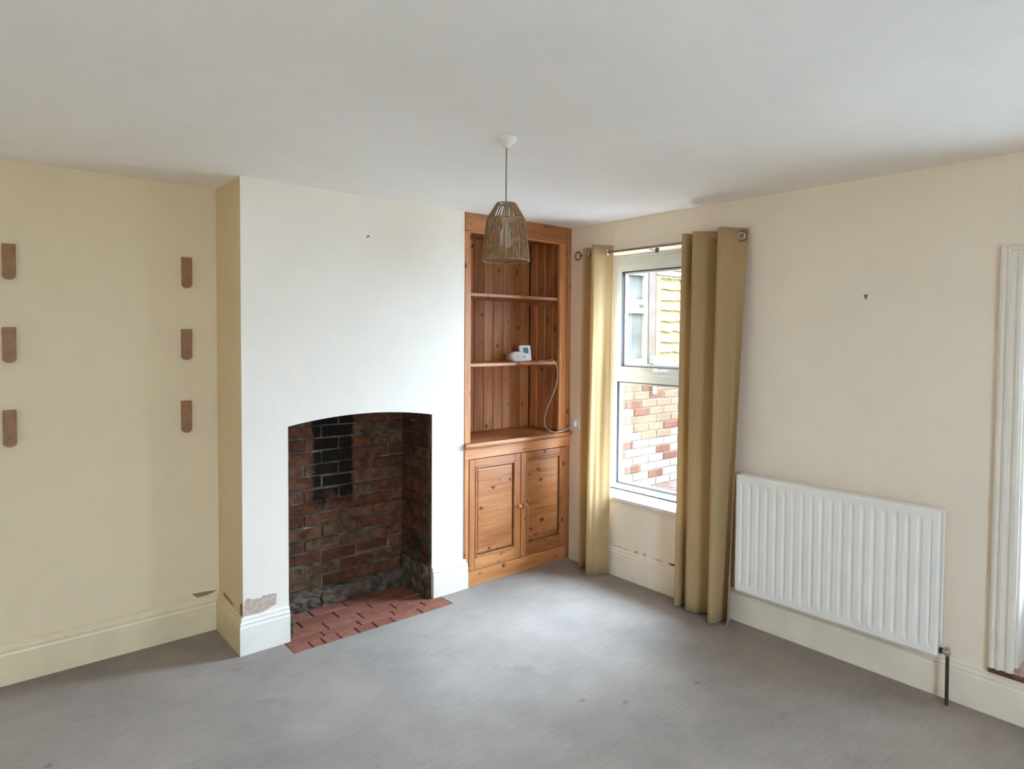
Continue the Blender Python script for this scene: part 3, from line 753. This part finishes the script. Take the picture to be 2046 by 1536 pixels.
# ------------------------------------------------------------------ shelf blocks on the alcove wall
rows = [(2.062, 1.898, 'topmost'), (1.676, 1.511, 'middle'), (1.290, 1.118, 'lowest')]
for xc0, xc1, side in ((-3.262, -3.212, 'far from the chimney breast'), (-2.513, -2.463, 'close to the chimney breast')):
    for i, (zt, zb_, rank) in enumerate(rows):
        dx = -.004*i; a, b = xc0+dx, xc1+dx; r = .022
        poly = [(a, zt), (b, zt)] + [(b-r+r*math.cos(t), zb_+r+r*math.sin(t)) for t in [-math.pi/2*k/6 for k in range(7)]] + \
               [(a+r+r*math.cos(t), zb_+r+r*math.sin(t)) for t in [-math.pi/2-math.pi/2*k/6 for k in range(7)]]
        o = MB().prism(poly, D-.020, D-.0005, 1).build('shelf_bracket', M['bracket'], None, .002)
        tag(o, f'brown wooden shelf block on alcove wall, {rank} of the column {side}', 'shelf bracket', 'wooden shelf blocks on the alcove wall')

# ------------------------------------------------------------------ small things
SZ = 1.470
th = empty('thermostat', (-.262, .20, SZ), 'square white thermostat with grey screen standing on lower pine shelf', 'thermostat')
R = Matrix.Rotation(math.radians(-9), 3, 'X')
def tilted(name, a, b, mat, bev):
    mb = MB().box(a, b); piv = Vector((-.262, .20, SZ))
    mb.v = [tuple(R @ (Vector(v)-piv) + piv) for v in mb.v]; return mb.build(name, mat, th, bev)
tilted('body', (-.316, .185, SZ+.003), (-.212, .205, SZ+.115), M['plastic'], .005)
tilted('screen', (-.287, .1842, SZ+.055), (-.238, .190, SZ+.098), M['screen'], 0)
bx('stand', (-.30, .19, SZ+.0005), (-.225, .25, SZ+.006), M['plastic'], th, .002)
rc = empty('wireless_receiver', (-.405, .12, SZ), 'rounded white plastic gadget lying before the thermostat', 'gadget')
def pill(x0, x1, z0, z1, n=10):
    r = (z1-z0)/2; return [(x1-r+r*math.cos(t), z0+r+r*math.sin(t)) for t in [-math.pi/2+math.pi*k/n for k in range(n+1)]] + \
                          [(x0+r+r*math.cos(t), z0+r+r*math.sin(t)) for t in [math.pi/2+math.pi*k/n for k in range(n+1)]]
MB().prism(pill(-.475, -.340, SZ+.0005, SZ+.073), .095, .135, 1).build('body', M['plastic'], rc, .008)
MB().lathe([(.005, -.002), (.005, .002)], (-.368, .0945, SZ+.036), 14, 1).build('button', M['screen'], rc)
MB().lathe([(.012, -.0015), (.012, .0015)], (-.425, .0945, SZ+.042), 18, 1).build('dial', M['rose'], rc)
cab = catmull([(-.21, .11, SZ+.004), (-.17, .07, SZ+.004), (-.150, .03, SZ+.012), (-.137, .008, SZ-.010), (-.133, -.012, SZ-.10), (-.160, -.014, SZ-.20), (-.205, -.014, SZ-.28), (-.245, -.014, SZ-.36),
               (-.262, -.014, SZ-.43), (-.235, -.018, SZ-.485), (-.175, -.028, SZ-.510), (-.105, -.045, SZ-.506), (-.060, -.058, SZ-.487), (-.035, -.066, SZ-.462), (-.030, -.068, SZ-.452)], 8)
tag(MB().tube(cab, .0021, 8).build('power_cable', M['flex'], smooth=True), 'thin white cable looping from the lower shelf to the wall socket', 'cable')
so = empty('wall_socket', (0, -.075, SZ-.49), 'white wall socket between pine cupboard and narrow curtain', 'socket')
bx('face_plate', (-.009, -.118, SZ-.497), (-.0005, -.032, SZ-.411), M['plastic'], so, .003)
bx('plug', (-.034, -.092, SZ-.475), (-.009, -.050, SZ-.430), M['plastic'], so, .006)
nl = MB().tube([(-1.640, -.0005, 2.2155), (-1.640, -.018, 2.219)], .0028, 8); nl.lathe([(.0055, -.021), (.0055, -.018)], (-1.640, 0, 2.219), 10, 1)
tag(nl.build('nail', M['nail']), 'small rusty nail high on the chimney breast', 'nail')
hk = MB().prism([(-2.117, 1.872), (-2.099, 1.872), (-2.106, 1.850), (-2.110, 1.850)], -.004, -.0005, 0); hk.box((-.010, -2.112, 1.868), (-.003, -2.104, 1.873))
tag(hk.build('picture_hook', M['nail']), 'tiny brown picture hook above the radiator', 'hook')

# ------------------------------------------------------------------ the yard outside the window
GZ = .22
tag(bx('yard_ground', (WT, Y_BACK-14, GZ-.25), (16, 14, GZ-.02), M['ground']), 'bare yard ground outside', kind='structure')
tag(bx('front_ground', (-18, Y_BACK-14, -.35), (WT, Y_BACK-WT, -.15), M['ground']), 'ground before the added front window', kind='structure')
YW = .50
gw = empty('garden_wall', (1.7, YW, GZ), 'patchy red and limewashed brick wall seen through the lower pane', 'wall')
bx('mortar_core', (WT+.03, YW+.006, GZ-.05), (4.2, YW+.20, 1.372), M['yardmortar'], gw)
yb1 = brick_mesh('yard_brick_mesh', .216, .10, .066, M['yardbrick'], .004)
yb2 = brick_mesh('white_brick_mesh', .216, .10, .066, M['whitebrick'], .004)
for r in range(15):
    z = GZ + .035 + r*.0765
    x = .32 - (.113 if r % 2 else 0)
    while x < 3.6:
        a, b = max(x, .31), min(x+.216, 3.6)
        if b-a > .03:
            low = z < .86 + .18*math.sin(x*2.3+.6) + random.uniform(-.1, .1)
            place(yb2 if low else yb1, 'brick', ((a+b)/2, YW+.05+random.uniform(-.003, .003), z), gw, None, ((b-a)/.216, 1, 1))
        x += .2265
bx('coping', (WT+.03, YW-.02, 1.372), (4.2, YW+.22, 1.40), M['yardmortar'], gw, .005)
pv = empty('yard_paving', (1.4, .1, GZ), 'weathered brick paving at the foot of the yard wall', 'paving')
bx('paving_bed', (WT+.01, -1.4, GZ-.02), (3.6, YW, GZ-.008), M['yardmortar'], pv)
pb = brick_mesh('paver_mesh', .205, .098, .03, M['paving'], .004)
for r in range(18):
    x = .32 + (.10 if r % 2 else 0)
    while x < 2.6:
        place(pb, 'paver', (x+.1, YW-.055-r*.105, GZ-.010+random.uniform(-.002, .002)), pv); x += .213

# neighbour's window, post and fence above the wall
ow = empty('outhouse_window', (1.2, YW+.05, 1.40), 'white two light casement window above the yard wall', 'window')
OX0, OX1 = .72, 1.522
def xframe(name, bars, yy0, yy1, mat, parent):
    mb = MB()
    for p, q in bars: mb.box((p[0], yy0, p[1]), (q[0], yy1, q[1]))
    return mb.build(name, mat, parent, .003)
xframe('frame', ring(OX0, OX1, 1.40, 2.36, .055, .05, .13), YW, YW+.07, M['outframe'], ow)
bx('transom', (OX0+.05, YW-.005, 1.955), (OX1-.05, YW+.07, 2.005), M['outframe'], ow, .003)
bx('drip_rail', (OX0+.05, YW-.010, 1.875), (OX1-.05, YW+.065, 1.925), M['outframe'], ow, .003)
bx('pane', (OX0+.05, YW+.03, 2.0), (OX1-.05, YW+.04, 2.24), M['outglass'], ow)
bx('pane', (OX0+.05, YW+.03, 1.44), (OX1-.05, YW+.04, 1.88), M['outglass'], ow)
bx('wall_infill', (WT+.03, YW+.01, 1.40), (OX0, YW+.15, 2.36), M['outframe'], ow)
bx('head_board', (WT+.03, YW-.02, 2.36), (OX1+.004, YW+.15, 2.44), M['outframe'], ow)
po = tag(bx('fence_post', (1.530, YW-.01, 1.40), (1.628, YW+.09, 2.36), M['post'], None, .005), 'grey timber post between casement window and lap fence', 'post')
fe = empty('lap_fence', (2.5, YW+.03, 1.40), 'yellow larch lap fence panel on top of the yard wall', 'fence')
bx('edge_batten', (1.632, YW-.015, 1.40), (1.70, YW+.03, 2.24), M['fence'], fe, .004)
bx('edge_batten', (3.40, YW-.015, 1.40), (3.46, YW+.03, 2.24), M['fence'], fe, .004)
bx('middle_batten', (2.05, YW-.02, 1.40), (2.09, YW+.012, 2.24), M['fence'], fe, .004)
for i in range(8):
    z = 1.402 + i*.103; n = 22
    lo = [(1.70 + 1.70*k/n, z + random.uniform(-.008, .010)) for k in range(n+1)]
    poly = lo + [(3.40, z+.118), (1.70, z+.118)]
    mb = MB().prism(poly, 0, .010, 1)
    mb.v = [(v[0], v[1] + YW + .012 - (z+.118-v[2])*.16 + .012, v[2]) for v in mb.v]
    mb.build('slat', M['fence'], fe)
for i, z in enumerate((2.25, 2.31, 2.37)):
    bx('capping_board', (1.632+.03*i, YW-.03+.02*i, z), (3.46, YW+.05+.02*i, z+.035), M['fence'], fe, .004)
gp = empty('downpipe', (1.60, YW-.03, 1.30), 'short grey green pipe and bracket on the yard wall', 'pipe')
MB().tube([(1.592, YW-.035, 1.115), (1.592, YW-.035, 1.40)], .022, 12).build('pipe', M['greenpipe'], gp, smooth=True)
bx('hopper', (1.535, YW-.07, 1.40), (1.66, YW-.012, 1.475), M['greenpipe'], gp, .006)
